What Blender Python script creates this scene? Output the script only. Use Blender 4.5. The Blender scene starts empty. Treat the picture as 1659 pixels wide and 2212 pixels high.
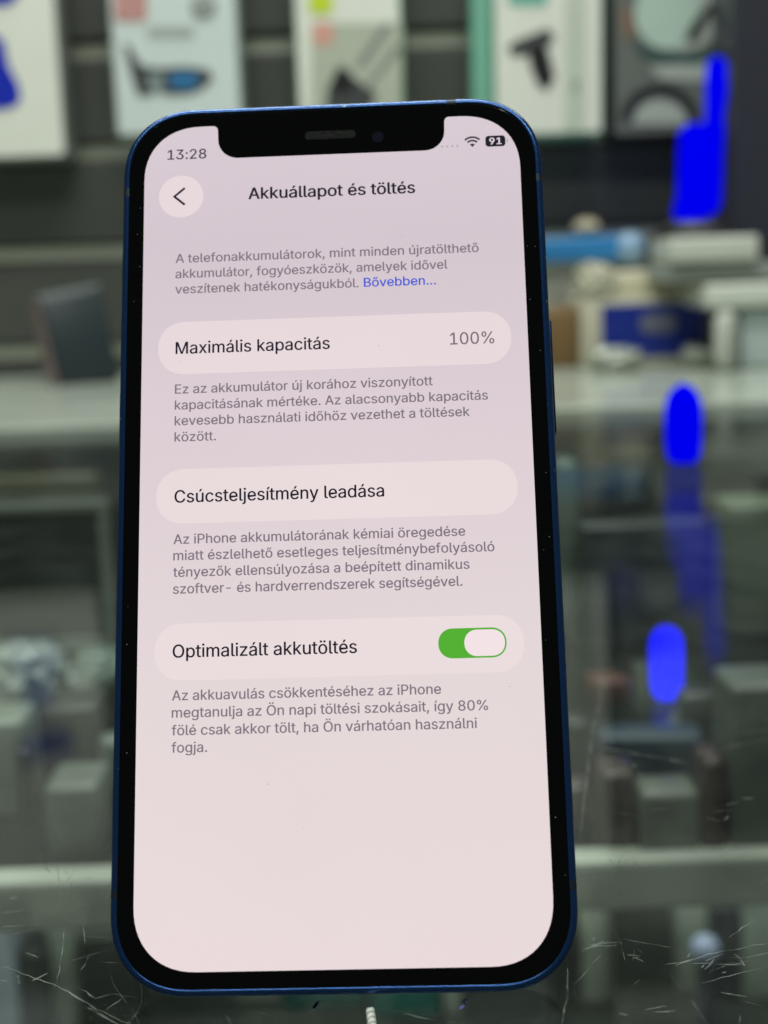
import bpy, bmesh, math, random
from mathutils import Vector, Matrix
from math import sin, cos, pi, radians

# ------------------------------------------------------------------ camera, world, lights, exposure
S = bpy.context.scene
COL = S.collection
PITCH, ROLL, CAMH = radians(9.6), -0.036234, 0.0990
FPX = 4200.0 / 2250.0 * 1659.0          # focal length in units of a 1659 x 2212 picture
cam_d = bpy.data.cameras.new('camera')
cam = bpy.data.objects.new('camera', cam_d); COL.objects.link(cam); S.camera = cam
cam_d.sensor_fit = 'VERTICAL'; cam_d.sensor_height = 9.8
cam_d.lens = FPX / 2212.0 * 9.8
cam_d.clip_start = 0.01; cam_d.clip_end = 50
R_CAM = Matrix.Rotation(pi/2 - PITCH, 3, 'X') @ Matrix.Rotation(ROLL, 3, 'Z')
cam.matrix_world = Matrix.Translation((0, 0, CAMH)) @ R_CAM.to_4x4()
cam_d.dof.use_dof = True
cam_d.dof.focus_distance = 0.207
cam_d.dof.aperture_fstop = cam_d.lens / 3.0
cam_d.dof.aperture_blades = 0

S.view_settings.view_transform = 'Standard'; S.view_settings.look = 'None'
S.view_settings.exposure = 0.0; S.view_settings.gamma = 1.0
S.view_settings.use_curve_mapping = False
S.cycles.use_denoising = True
S.cycles.max_bounces = 8; S.cycles.transparent_max_bounces = 24
S.cycles.sample_clamp_indirect = 4.0

W = bpy.data.worlds.new('World'); S.world = W; W.use_nodes = True
bgn = W.node_tree.nodes['Background']
bgn.inputs[0].default_value = (0.66, 0.72, 0.67, 1); bgn.inputs[1].default_value = 0.10

def area(name, loc, target, sx, sy, power, col):
    l = bpy.data.lights.new(name, 'AREA'); l.shape = 'RECTANGLE'; l.size = sx; l.size_y = sy
    l.energy = power; l.color = col
    o = bpy.data.objects.new(name, l); COL.objects.link(o); o.location = loc
    o.rotation_euler = (Vector(target) - Vector(loc)).to_track_quat('-Z', 'Y').to_euler()
    return o
area('ceiling_tube_light', (-0.35, 0.55, 1.75), (-0.2, 1.2, 0.1), 1.3, 0.12, 19, (0.985, 1.0, 0.95))
area('ceiling_tube_light', (0.65, 0.75, 1.75), (0.3, 1.25, 0.1), 1.3, 0.12, 13, (0.985, 1.0, 0.95))
area('ceiling_tube_light', (0.0, -0.55, 1.6), (0.0, 1.0, 0.0), 1.6, 0.15, 11.0, (0.93, 1.0, 0.92))

area('ceiling_tube_light', (-0.25, 1.30, 1.85), (-0.1, 0.9, 0.0), 1.0, 0.10, 13, (0.93, 1.0, 0.93))
# ------------------------------------------------------------------ helpers
def at(px, py, Y):
    """point of the vertical plane y = Y seen along a direction given on the 1659 x 2212 grid"""
    d = R_CAM @ Vector(((px - 829.5)/FPX, -(py - 1106)/FPX, -1))
    t = Y / d.y
    return Vector((d.x*t, Y, CAMH + d.z*t))
def lin(c):
    f = lambda v: v/12.92 if v <= .04045 else ((v+.055)/1.055)**2.4
    return tuple(f(v/255.0) for v in c) + (1.0,)
MATS = {}
def mat(name, col, rough=0.5, metal=0.0, var=0.12, scale=40.0, bump=0.0, coat=0.0, emit=None, es=1.0, spec=0.5, trans=0.0):
    if name in MATS: return MATS[name]
    m = bpy.data.materials.new(name); m.use_nodes = True; nt = m.node_tree; N = nt.nodes; L = nt.links
    b = N['Principled BSDF']
    b.inputs['Roughness'].default_value = rough; b.inputs['Metallic'].default_value = metal
    b.inputs['Specular IOR Level'].default_value = spec
    b.inputs['Coat Weight'].default_value = coat; b.inputs['Coat Roughness'].default_value = 0.04
    b.inputs['Transmission Weight'].default_value = trans
    tc = N.new('ShaderNodeTexCoord'); no = N.new('ShaderNodeTexNoise'); no.inputs['Scale'].default_value = scale
    no.inputs['Detail'].default_value = 6
    L.new(tc.outputs['Object'], no.inputs['Vector'])
    rp = N.new('ShaderNodeMapRange'); rp.inputs[3].default_value = 1 - var; rp.inputs[4].default_value = 1 + var
    L.new(no.outputs['Fac'], rp.inputs[0])
    vm = N.new('ShaderNodeVectorMath'); vm.operation = 'SCALE'; vm.inputs[0].default_value = col[:3]
    L.new(rp.outputs[0], vm.inputs['Scale']); L.new(vm.outputs[0], b.inputs['Base Color'])
    if bump:
        bp = N.new('ShaderNodeBump'); bp.inputs['Strength'].default_value = bump; bp.inputs['Distance'].default_value = 0.0005
        L.new(no.outputs['Fac'], bp.inputs['Height']); L.new(bp.outputs[0], b.inputs['Normal'])
    if emit:
        b.inputs['Emission Color'].default_value = emit; b.inputs['Emission Strength'].default_value = es
    MATS[name] = m; return m

def tag(o, label, cat, group=None):
    o['label'] = label; o['category'] = cat
    if group: o['group'] = group
    return o
def thing(name, label, cat, loc=(0, 0, 0), rotz=0, group=None):
    o = bpy.data.objects.new(name, None); COL.objects.link(o); o.location = loc; o.rotation_euler = (0, 0, rotz)
    o.empty_display_size = 0.01
    return tag(o, label, cat, group)
def obj(name, bm, m, parent=None, smooth=False):
    me = bpy.data.meshes.new(name); bm.to_mesh(me); bm.free(); me.materials.append(m)
    if smooth:
        for p in me.polygons: p.use_smooth = True
    o = bpy.data.objects.new(name, me); COL.objects.link(o)
    if parent: o.parent = parent
    return o
def box(x0, x1, y0, y1, z0, z1, bev=0.0, bm=None, M=None, seg=2):
    b = bmesh.new()
    bmesh.ops.create_cube(b, size=1)
    for v in b.verts:
        v.co = Vector((x0 + (v.co.x+.5)*(x1-x0), y0 + (v.co.y+.5)*(y1-y0), z0 + (v.co.z+.5)*(z1-z0)))
    if bev: bmesh.ops.bevel(b, geom=b.edges[:], offset=bev, segments=seg, affect='EDGES', profile=0.6)
    if M: b.transform(M)
    if bm is None: return b
    me = bpy.data.meshes.new('tmp'); b.to_mesh(me); b.free(); bm.from_mesh(me); bpy.data.meshes.remove(me)
    return bm
def tube(pts, r, n=10, bm=None, closed=False):
    bm = bm or bmesh.new(); rings = []; N = len(pts); up = None
    for i, p in enumerate(pts):
        a = pts[(i-1) % N] if (i or closed) else p; c = pts[(i+1) % N] if (i < N-1 or closed) else p
        d = (Vector(c) - Vector(a)).normalized()
        if up is None: up = d.orthogonal().normalized()
        up = (up - d*up.dot(d)).normalized(); w = d.cross(up)
        rr = r[i] if isinstance(r, (list, tuple)) else r
        rings.append([bm.verts.new(Vector(p) + (up*cos(2*pi*k/n) + w*sin(2*pi*k/n))*rr) for k in range(n)])
    for i in range(N if closed else N-1):
        A, B = rings[i], rings[(i+1) % N]
        for k in range(n): bm.faces.new((A[k], A[(k+1) % n], B[(k+1) % n], B[k]))
    if not closed: bm.faces.new(rings[0][::-1]); bm.faces.new(rings[-1])
    return bm
def lathe(prof, n=32, bm=None, c=(0, 0, 0)):
    bm = bm or bmesh.new(); rings = []
    for r, z in prof: rings.append([bm.verts.new((c[0]+r*cos(2*pi*k/n), c[1]+r*sin(2*pi*k/n), c[2]+z)) for k in range(n)])
    for A, B in zip(rings, rings[1:]):
        for k in range(n): bm.faces.new((A[k], A[(k+1) % n], B[(k+1) % n], B[k]))
    bm.faces.new(rings[0][::-1]); bm.faces.new(rings[-1]); return bm
def plate(poly, z0, z1, bm=None):
    """prism of a 2D outline (x, y) between z0 and z1"""
    bm = bm or bmesh.new()
    A = [bm.verts.new((x, y, z0)) for x, y in poly]; B = [bm.verts.new((x, y, z1)) for x, y in poly]
    n = len(poly)
    bm.faces.new(A[::-1]); bm.faces.new(B)
    for i in range(n): bm.faces.new((A[i], A[(i+1) % n], B[(i+1) % n], B[i]))
    bmesh.ops.recalc_face_normals(bm, faces=bm.faces[:]); return bm
def rrect(x0, x1, y0, y1, r, n=10, e=2.0):
    pts = []
    for cx, cy, a0 in ((x1-r, y0+r, -pi/2), (x1-r, y1-r, 0), (x0+r, y1-r, pi/2), (x0+r, y0+r, pi)):
        for k in range(n+1):
            a = a0 + pi/2*k/n; c, s = cos(a), sin(a)
            pts.append((cx + math.copysign(abs(c)**(2/e), c)*r, cy + math.copysign(abs(s)**(2/e), s)*r))
    return pts
def wallplate(poly, y0, y1):
    """prism whose outline lies in x, z and which is seen from -y"""
    bm = plate([(x, z) for x, z in poly], y0, y1)
    bm.transform(Matrix(((1,0,0,0),(0,0,1,0),(0,1,0,0),(0,0,0,1)))); bmesh.ops.recalc_face_normals(bm, faces=bm.faces[:])
    return bm

GLYPHS = """
%676|175,283 146,286 121,297 101,314 86,335 78,360 75,388 75,412 78,440 87,464 101,486 121,503 146,513 175,517 206,513 230,503 250,486 264,464 273,440 276,412 276,388 273,360 264,335 250,314 230,297 205,286|175,327 198,332 212,346 221,365 223,388 223,412 221,435 213,454 198,468 175,473 153,468 138,454 130,435 127,412 127,388 130,365 138,346 153,332|501,-10 471,-6 446,5 426,21 412,43 403,68 400,95 400,120 403,147 412,172 427,194 447,210 471,221 501,225 531,221 556,210 576,194 590,172 598,147 601,120 601,95 598,68 589,43 575,21 555,5 531,-6|501,35 523,39 538,53 546,73 549,95 549,120 546,142 538,162 524,176 501,180 479,176 464,162 456,142 453,120 453,95 455,73 464,53 479,39|132,0 482,509 540,509 191,0
,187|38,-119 68,71 137,71 84,-119
-453|337,244 337,188 114,188 114,244
.187|95,-4 78,-1 63,9 53,24 50,41 53,59 63,73 78,83 95,87 113,83 128,73 138,59 141,41 138,24 128,9 113,-1
0453|227,-7 174,1 130,24 95,62 69,113 60,144 53,178 49,214 48,254 49,294 53,330 60,364 69,395 95,447 130,484 174,508 227,516 279,508 323,484 358,447 384,395 393,364 400,330 404,294 405,254 404,214 400,178 393,144 384,113 359,62 323,24 279,1|227,50 261,56 290,74 313,103 330,144 340,194 344,254 340,314 330,365 313,405 290,435 261,453 227,460 192,453 163,435 140,405 123,365 113,314 109,254 113,194 123,144 140,103 163,74 192,56
1453|76,0 76,55 391,55 391,0|276,509 276,0 212,0 212,448 209,448 86,358 86,427 198,509
2453|64,0 64,47 234,229 282,282 299,305 311,327 318,348 320,371 317,397 308,419 293,436 273,449 250,457 224,460 196,457 172,447 153,433 139,413 130,390 127,362 66,362 71,405 86,442 111,473 143,496 182,511 225,516 268,511 306,497 337,474 361,445 376,411 381,372 378,345 371,318 357,290 336,259 306,223 267,180 153,60 153,57 389,57 389,0
3453|218,-7 173,-3 133,10 98,30 70,57 52,91 44,132 109,132 115,107 126,87 144,71 165,59 191,52 219,50 248,53 275,61 297,74 315,93 325,116 329,145 326,172 316,196 299,217 275,234 242,244 201,248 157,248 157,299 288,448 288,452 70,452 70,509 372,509 372,461 211,278 211,289 264,288 308,276 344,253 371,222 387,186 393,145 387,103 370,66 344,36 309,12 266,-2
8453|226,-7 178,-2 136,11 101,33 74,62 57,96 52,135 55,166 65,195 81,220 101,241 125,256 153,265 153,267 119,282 93,308 76,342 70,380 75,417 90,450 114,477 146,498 184,511 226,516 269,511 306,498 337,477 361,450 377,417 382,380 376,342 359,308 333,282 300,267 300,265 327,256 351,241 372,220 387,195 397,166 401,135 395,96 378,62 352,33 317,11 275,-2|226,49 258,52 285,60 307,74 323,91 333,113 337,139 333,165 322,189 305,208 283,223 256,232 226,235 196,232 169,223 147,208 130,189 119,165 115,139 119,113 129,91 145,74 167,60 195,52|226,290 252,292 274,300 293,313 307,330 316,351 319,376 316,399 308,420 294,437 275,449 252,457 226,460 200,457 177,449 159,437 145,420 136,399 133,376 136,351 145,330 159,313 178,300 201,292
9453|226,516 271,510 310,494 343,468 368,434 384,393 389,347 385,309 373,270 350,224 315,168 200,0 130,0 301,248 307,248 287,221 257,202 238,196 218,195 175,199 137,214 106,237 83,269 68,307 64,352 69,397 85,436 110,469 143,494 182,510|226,460 199,457 174,446 154,429 138,407 129,381 125,352 129,322 138,295 154,274 174,257 199,247 226,243 254,247 279,257 299,273 314,295 324,321 327,350 324,381 314,407 299,429 279,446 254,457
:187|95,-4 78,-1 63,9 53,24 50,41 53,59 63,73 78,83 95,87 113,83 128,73 138,59 141,41 138,24 128,9 113,-1|95,271 78,274 63,284 53,299 50,316 53,334 63,349 78,359 95,362 113,359 128,349 138,334 141,316 138,299 128,284 113,274
A479|16,0 201,509 276,509 463,0 395,0 287,302 264,372 232,478 245,478 213,371 191,302 85,0|110,142 110,199 370,199 370,142
B456|60,0 60,509 241,509 289,504 329,491 359,469 381,442 394,410 398,374 395,344 387,320 373,301 356,286 336,275 315,267 315,262 339,257 363,245 385,227 402,203 414,173 418,136 413,100 400,67 377,39 344,18 301,4 247,0|125,57 245,57 296,63 330,80 349,105 355,137 352,161 342,184 327,203 306,218 279,228 248,231 125,231|125,285 238,285 265,288 288,296 308,309 323,326 333,348 336,372 330,403 313,429 283,446 240,452 125,452
C510|267,-7 235,-5 205,1 177,11 150,25 126,42 104,63 86,88 70,115 57,146 48,179 42,215 40,254 42,293 48,329 57,362 70,393 86,421 104,445 126,466 150,484 177,498 205,508 235,514 267,516 305,513 340,504 373,490 402,471 427,447 448,418 463,385 473,348 408,348 401,373 389,395 375,413 357,428 337,440 315,449 292,454 267,456 223,450 184,432 150,403 125,364 109,314 103,254 109,194 125,145 151,105 184,76 223,59 267,53 292,55 315,60 337,69 357,81 375,96 389,114 401,136 408,160 473,160 463,124 448,91 428,62 402,38 373,19 341,5 305,-4
E418|60,0 60,509 372,509 372,452 125,452 125,286 355,286 355,229 125,229 125,57 375,57 375,0
M628|60,0 60,509 152,509 314,70 476,509 568,509 568,0 504,0 504,415 342,0 286,0 122,415 122,0
O533|267,-7 235,-5 205,1 177,11 150,25 126,42 105,63 86,88 70,115 57,146 48,179 42,215 40,254 42,293 48,329 57,362 70,393 86,421 105,445 126,466 150,484 177,498 205,508 235,514 267,516 299,514 329,508 357,498 384,484 408,466 429,445 448,421 464,393 477,362 486,329 491,293 493,254 491,215 486,179 477,146 464,115 448,88 429,63 408,42 384,25 357,11 329,1 299,-5|267,53 310,59 349,76 383,105 408,144 425,194 430,254 425,314 408,365 383,404 349,433 310,450 267,456 223,450 184,433 151,404 125,364 109,314 103,254 109,194 125,144 151,105 184,76 223,59
P444|60,0 60,509 235,509 289,503 332,487 366,462 390,430 404,391 409,348 404,304 390,265 366,233 332,207 289,191 235,186 125,186 125,0|125,242 233,242 269,246 297,256 318,272 333,294 342,319 344,348 342,376 333,402 318,423 297,439 268,449 232,452 125,452
a389|160,-9 126,-5 94,5 68,22 48,45 35,73 30,108 34,138 43,161 58,179 78,193 100,203 125,211 178,220 234,227 265,235 276,255 276,257 273,279 267,297 256,311 240,322 220,329 196,331 171,329 149,322 118,301 100,274 41,291 57,322 79,346 104,364 133,375 163,382 194,384 239,379 263,372 286,360 306,343 322,320 333,290 337,251 337,0 277,0 277,52 272,52 252,25 236,12 215,1 190,-6|170,45 202,49 228,59 248,74 263,93 272,115 276,138 276,190 259,182 231,176 200,171 175,168 134,159 117,150 103,139 95,124 92,105 94,87 102,72 114,61 130,52 149,47
b424|229,-8 198,-5 172,4 153,17 138,31 118,59 112,59 112,0 53,0 53,509 114,509 114,319 118,319 137,346 152,360 171,373 197,381 229,384 274,378 313,361 345,332 370,293 385,245 390,189 385,133 370,84 346,45 313,16 274,-2|220,47 253,51 279,66 301,88 316,117 325,151 328,189 325,227 316,261 301,290 280,311 253,325 220,330 188,325 161,312 140,291 125,263 116,229 113,189 116,150 125,115 140,86 162,65 188,51
c395|207,-8 159,-2 117,16 82,46 56,85 40,133 34,187 40,243 56,291 82,330 117,360 159,378 207,384 234,383 260,377 284,368 305,356 324,341 340,322 353,301 362,277 303,262 290,289 270,311 242,325 207,330 173,325 145,310 124,287 108,258 99,224 96,187 99,151 108,117 124,89 145,66 173,51 207,46 243,52 271,66 292,89 304,117 363,102 354,78 341,56 325,37 306,21 285,9 261,-1 235,-6
d424|195,-8 151,-2 111,16 79,45 55,84 39,133 34,189 39,245 55,293 79,332 112,361 151,378 196,384 228,381 253,373 272,360 287,346 306,319 311,319 311,509 372,509 372,0 313,0 313,59 307,59 287,31 272,17 252,4 227,-5|205,47 236,51 263,65 284,86 299,115 309,150 312,189 309,229 300,263 284,291 263,312 237,325 205,330 172,325 145,311 124,290 108,261 99,227 96,189 99,151 109,117 124,88 145,66 172,51
e403|212,-8 161,-2 117,16 82,46 56,85 40,132 34,187 39,242 55,290 81,329 115,359 157,378 205,384 236,382 266,374 294,361 319,341 341,315 357,282 368,242 371,194 371,169 75,169 75,221 338,221 310,202 307,237 298,269 283,294 263,314 237,326 205,330 173,326 146,313 125,294 109,270 99,241 96,211 96,178 100,139 110,106 128,80 151,61 179,50 212,46 234,48 254,53 271,61 285,73 297,88 306,105 365,91 353,63 335,39 311,19 283,4 249,-5
f253|228,379 228,327 6,327 6,379|81,0 81,432 84,461 96,486 113,505 135,519 161,527 187,530 222,527 243,521 227,468 215,472 195,474 171,470 154,460 145,443 142,419 142,0
g425|207,-151 168,-148 134,-140 105,-127 82,-110 64,-91 51,-69 101,-41 122,-66 136,-78 154,-88 178,-95 207,-97 249,-92 282,-75 304,-47 311,-6 311,68 306,68 287,41 272,28 252,16 227,8 195,5 152,10 113,27 80,53 55,90 39,136 34,191 39,246 55,293 80,332 112,361 152,378 196,384 228,382 253,373 273,360 288,346 308,319 313,319 313,379 372,379 372,-9 367,-54 350,-90 324,-117 291,-136 251,-147|205,59 237,63 264,75 285,95 300,121 309,154 312,193 309,231 300,264 285,291 264,312 237,325 205,330 172,325 145,312 124,290 109,262 99,229 96,193 99,155 109,123 124,96 145,76 172,63
h410|114,227 114,0 53,0 53,509 114,509 114,287 102,287 124,332 152,362 187,379 227,384 264,380 295,369 321,349 341,321 353,285 357,240 357,0 296,0 296,235 290,275 273,304 246,323 210,329 184,326 161,317 141,303 126,283 117,257
i166|53,0 53,379 114,379 114,0|84,443 67,446 54,455 44,468 41,483 44,499 54,512 67,521 84,524 100,521 114,512 123,499 126,483 123,468 114,455 100,446
j166|53,379 114,379 114,-30 111,-63 102,-90 86,-113 65,-129 37,-139 4,-143 -10,-143 -10,-87 2,-87 25,-83 40,-72 50,-54 53,-29|83,443 67,446 53,455 44,468 41,483 44,499 53,512 67,521 83,524 100,521 114,512 123,499 126,483 123,468 114,455 100,446
k380|110,137 110,212 121,212 284,379 360,379 184,199 177,199|53,0 53,509 114,509 114,0|294,0 148,186 191,229 372,0
l189|139,-2 101,3 74,20 58,47 53,84 53,509 114,509 114,99 115,77 120,62 130,54 146,52 160,53 170,54 181,3 162,-1
m609|53,0 53,379 112,379 112,295 108,295 118,323 132,346 151,363 172,376 195,384 219,386 257,380 287,361 309,331 321,295 312,295 322,321 337,343 357,361 381,375 407,383 437,386 468,383 497,372 522,354 541,328 553,296 557,255 557,0 496,0 496,254 490,289 473,313 447,326 419,330 395,328 374,320 358,307 345,290 338,270 335,247 335,0 274,0 274,260 269,288 253,311 229,326 199,330 178,328 158,320 140,307 126,289 117,266 114,238 114,0
n409|114,227 114,0 53,0 53,379 112,379 112,287 102,287 124,332 152,362 187,379 227,384 264,380 295,369 321,349 341,321 353,285 357,240 357,0 296,0 296,235 290,275 273,304 246,323 210,329 184,326 161,317 141,303 126,283 117,257
o415|207,-8 159,-2 117,16 82,46 56,85 40,133 34,187 40,243 56,291 82,330 117,360 159,378 207,384 256,378 299,360 333,330 359,291 376,243 381,187 376,133 359,85 333,46 299,16 256,-2|207,46 242,51 270,66 292,89 307,117 316,151 319,187 316,224 307,258 292,287 270,310 242,325 207,330 173,325 145,310 124,287 108,258 99,224 96,187 99,151 108,117 124,89 145,66 173,51
p424|53,-143 53,379 112,379 112,319 118,319 137,346 152,360 171,373 197,381 229,384 274,378 313,361 345,332 370,293 385,245 390,189 385,133 370,84 346,45 313,16 274,-2 229,-8 198,-5 173,4 153,17 138,31 118,59 114,59 114,-143|220,47 253,51 279,66 301,88 316,117 325,151 328,189 325,227 316,261 301,290 280,311 253,325 220,330 188,325 161,312 140,291 125,263 116,229 113,189 116,150 125,115 140,86 162,65 188,51
r259|53,0 53,379 112,379 112,321 115,321 130,347 152,367 181,380 213,385 229,384 243,384 243,322 230,324 207,326 182,323 159,315 140,301 126,284 117,262 114,237 114,0
s365|182,-8 145,-5 112,3 84,18 62,38 45,63 36,94 94,107 105,79 124,60 150,49 181,45 217,50 244,62 262,81 268,103 265,121 254,136 237,147 212,155 149,170 104,186 72,208 53,237 47,274 51,305 65,332 87,354 115,370 149,381 187,384 223,381 254,372 279,358 299,339 314,316 324,290 268,277 258,298 243,316 219,328 187,333 156,329 131,317 114,299 109,277 112,258 124,243 144,232 172,223 229,209 275,194 306,171 325,142 331,107 326,75 312,47 290,24 260,6 223,-5
t227|204,379 204,327 6,327 6,379|65,471 126,471 126,98 128,76 136,61 150,53 170,50 185,51 202,54 213,2 192,-3 168,-4 125,2 92,21 72,52 65,93
u410|182,-5 146,-1 115,11 89,31 69,59 57,95 53,139 53,379 114,379 114,144 119,105 137,75 164,56 200,50 226,53 249,62 268,77 283,97 293,122 296,153 296,379 357,379 357,0 298,0 298,92 307,92 286,47 257,17 222,0
v389|163,0 17,379 84,379 165,155 187,87 206,21 184,21 203,87 224,155 305,379 371,379 226,0
x378|21,0 171,218 171,171 29,379 100,379 147,306 179,253 207,206 175,206 202,253 233,306 282,379 352,379 209,169 209,214 358,0 287,0 231,85 200,136 173,182 205,182 178,136 148,85 91,0
y389|47,-139 61,-86 71,-87 104,-89 118,-84 130,-74 141,-58 151,-36 163,-1 17,379 84,379 165,155 187,87 206,21 184,21 202,87 224,155 305,379 371,379 204,-58 191,-85 177,-107 159,-124 139,-136 117,-143 91,-145 65,-143
z380|42,0 42,46 254,320 254,323 48,323 48,379 333,379 333,331 126,60 126,56 339,56 339,0
Ö533|267,-7 235,-5 205,1 177,11 150,25 126,42 105,63 86,88 70,115 57,146 48,179 42,215 40,254 42,293 48,329 57,362 70,393 86,421 105,445 126,466 150,484 177,498 205,508 235,514 267,516 299,514 329,508 357,498 384,484 408,466 429,445 448,421 464,393 477,362 486,329 491,293 493,254 491,215 486,179 477,146 464,115 448,88 429,63 408,42 384,25 357,11 329,1 299,-5|267,53 310,59 349,76 383,105 408,144 425,194 430,254 425,314 408,365 383,404 349,433 310,450 267,456 223,450 184,433 151,404 125,364 109,314 103,254 109,194 125,144 151,105 184,76 223,59|339,572 323,575 310,584 301,597 298,612 301,628 310,641 323,650 339,653 355,650 368,641 376,628 379,612 376,597 368,584 355,575|195,572 180,575 167,584 158,597 155,612 158,628 167,641 180,650 195,653 211,650 224,641 233,628 236,612 233,597 224,584 211,575
á389|160,-9 126,-5 94,5 68,22 48,45 35,73 30,108 34,138 43,161 58,179 78,193 100,203 125,211 178,220 234,227 265,235 276,255 276,257 273,279 267,297 256,311 240,322 220,329 196,331 171,329 149,322 118,301 100,274 41,291 57,322 79,346 104,364 133,375 163,382 194,384 239,379 263,372 286,360 306,343 322,320 333,290 337,251 337,0 277,0 277,52 272,52 252,25 236,12 215,1 190,-6|170,45 202,49 228,59 248,74 263,93 272,115 276,138 276,190 259,182 231,176 200,171 175,168 134,159 117,150 103,139 95,124 92,105 94,87 102,72 114,61 130,52 149,47|162,429 210,529 278,529 212,429
é403|212,-8 161,-2 117,16 82,46 56,85 40,132 34,187 39,242 55,290 81,329 115,359 157,378 205,384 236,382 266,374 294,361 319,341 341,315 357,282 368,242 371,194 371,169 75,169 75,221 338,221 310,202 307,237 298,269 283,294 263,314 237,326 205,330 173,326 146,313 125,294 109,270 99,241 96,211 96,178 100,139 110,106 128,80 151,61 179,50 212,46 234,48 254,53 271,61 285,73 297,88 306,105 365,91 353,63 335,39 311,19 283,4 249,-5|177,429 225,529 293,529 227,429
í166|53,0 53,379 114,379 114,0|57,429 104,529 173,529 107,429
ó415|207,-8 159,-2 117,16 82,46 56,85 40,133 34,187 40,243 56,291 82,330 117,360 159,378 207,384 256,378 299,360 333,330 359,291 376,243 381,187 376,133 359,85 333,46 299,16 256,-2|207,46 242,51 270,66 292,89 307,117 316,151 319,187 316,224 307,258 292,287 270,310 242,325 207,330 173,325 145,310 124,287 108,258 99,224 96,187 99,151 108,117 124,89 145,66 173,51|181,429 228,529 297,529 231,429
ö415|207,-8 159,-2 117,16 82,46 56,85 40,133 34,187 40,243 56,291 82,330 117,360 159,378 207,384 256,378 299,360 333,330 359,291 376,243 381,187 376,133 359,85 333,46 299,16 256,-2|207,46 242,51 270,66 292,89 307,117 316,151 319,187 316,224 307,258 292,287 270,310 242,325 207,330 173,325 145,310 124,287 108,258 99,224 96,187 99,151 108,117 124,89 145,66 173,51|279,443 264,446 251,455 242,468 239,483 242,499 251,512 264,520 279,523 295,520 308,512 317,499 320,483 317,468 308,455 295,446|136,443 120,446 107,455 98,468 95,483 98,499 107,512 120,520 136,523 151,520 164,512 173,499 176,483 173,468 164,455 151,446
ú410|182,-5 146,-1 115,11 89,31 69,59 57,95 53,139 53,379 114,379 114,144 119,105 137,75 164,56 200,50 226,53 249,62 268,77 283,97 293,122 296,153 296,379 357,379 357,0 298,0 298,92 307,92 286,47 257,17 222,0|178,429 226,529 294,529 228,429
ő415|207,-8 159,-2 117,16 82,46 56,85 40,133 34,187 40,243 56,291 82,330 117,360 159,378 207,384 256,378 299,360 333,330 359,291 376,243 381,187 376,133 359,85 333,46 299,16 256,-2|207,46 242,51 270,66 292,89 307,117 316,151 319,187 316,224 307,258 292,287 270,310 242,325 207,330 173,325 145,310 124,287 108,258 99,224 96,187 99,151 108,117 124,89 145,66 173,51|151,429 100,429 140,529 209,529|261,429 211,429 268,529 336,529
…588|98,-4 81,-1 66,9 56,24 52,41 56,59 66,73 81,83 98,87 116,83 130,73 140,59 144,41 140,24 130,9 116,-1|294,-4 277,-1 262,9 252,24 248,41 252,59 262,73 277,83 294,87 312,83 326,73 336,59 340,41 336,24 326,9 312,-1|490,-4 473,-1 458,9 448,24 445,41 448,59 458,73 473,83 490,87 508,83 523,73 533,59 536,41 533,24 523,9 508,-1
 187|"""

# ------------------------------------------------------------------ the smartphone
MM = 0.001
YAW, LEAN = -0.0376234, 0.3812867
ex = Vector((cos(YAW), sin(YAW), 0)); ey = Matrix.Rotation(YAW, 3, 'Z') @ Vector((0, sin(LEAN), cos(LEAN))); ez = ex.cross(ey)
phone = thing('smartphone', 'dark blue smartphone with a notched lit screen, standing on the scratched glass counter', 'smartphone')
phone.matrix_world = Matrix.Translation((-0.0078168, 0.18001, 0.0026)) @ Matrix((ex, ey, ez)).transposed().to_4x4()
PW, PH = 64.2, 131.5
def outline(ins, n=16, r=11.3, e=2.25):
    return rrect(-PW/2+ins, PW/2-ins, ins, PH-ins, max(r-ins, .5), n, e)
def loft(prof, cap0=False, cap1=False, sel=None):
    bm = bmesh.new(); rings = []
    for ins, z in prof:
        P = outline(ins)
        if sel: P = sel(P, ins)
        rings.append([bm.verts.new((x*MM, y*MM, z*MM)) for x, y in P])
    n = len(rings[0])
    for A, B in zip(rings, rings[1:]):
        for k in range(n if not sel else n-1): bm.faces.new((A[k], A[(k+1) % n], B[(k+1) % n], B[k]))
    if cap0: bm.faces.new(rings[0])
    if cap1: bm.faces.new(rings[-1][::-1])
    bmesh.ops.recalc_face_normals(bm, faces=bm.faces[:]); return bm
def frame_mat():
    m = mat('anodised_blue_aluminium', (0.016, 0.072, 0.235), 0.20, 1.0, 0.18, 900, 0.05, coat=0.35)
    nt = m.node_tree; N = nt.nodes; L = nt.links; b = N['Principled BSDF']
    b.inputs['Metallic'].default_value = 0.75
    # tiny bare-metal chips where the coating is worn off
    tc = N.new('ShaderNodeTexCoord'); n2 = N.new('ShaderNodeTexNoise'); n2.inputs['Scale'].default_value = 700; n2.inputs['Detail'].default_value = 3
    cr = N.new('ShaderNodeValToRGB'); cr.color_ramp.elements[0].position = 0.70; cr.color_ramp.elements[1].position = 0.74
    mx = N.new('ShaderNodeMix'); mx.data_type = 'RGBA'
    L.new(tc.outputs['Object'], n2.inputs['Vector']); L.new(n2.outputs['Fac'], cr.inputs[0]); L.new(cr.outputs[0], mx.inputs[0])
    src = b.inputs['Base Color'].links[0].from_socket
    L.new(src, mx.inputs[6]); mx.inputs[7].default_value = (0.55, 0.58, 0.55, 1); L.new(mx.outputs[2], b.inputs['Base Color'])
    return m
MF = frame_mat()
prof = [(1.05, -.10), (1.02, .04), (.80, .06), (.55, .02), (.28, -.14), (.08, -.42), (0, -.85), (0, -6.5), (.08, -6.95), (.28, -7.2), (.6, -7.34), (1.2, -7.4)]
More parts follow.
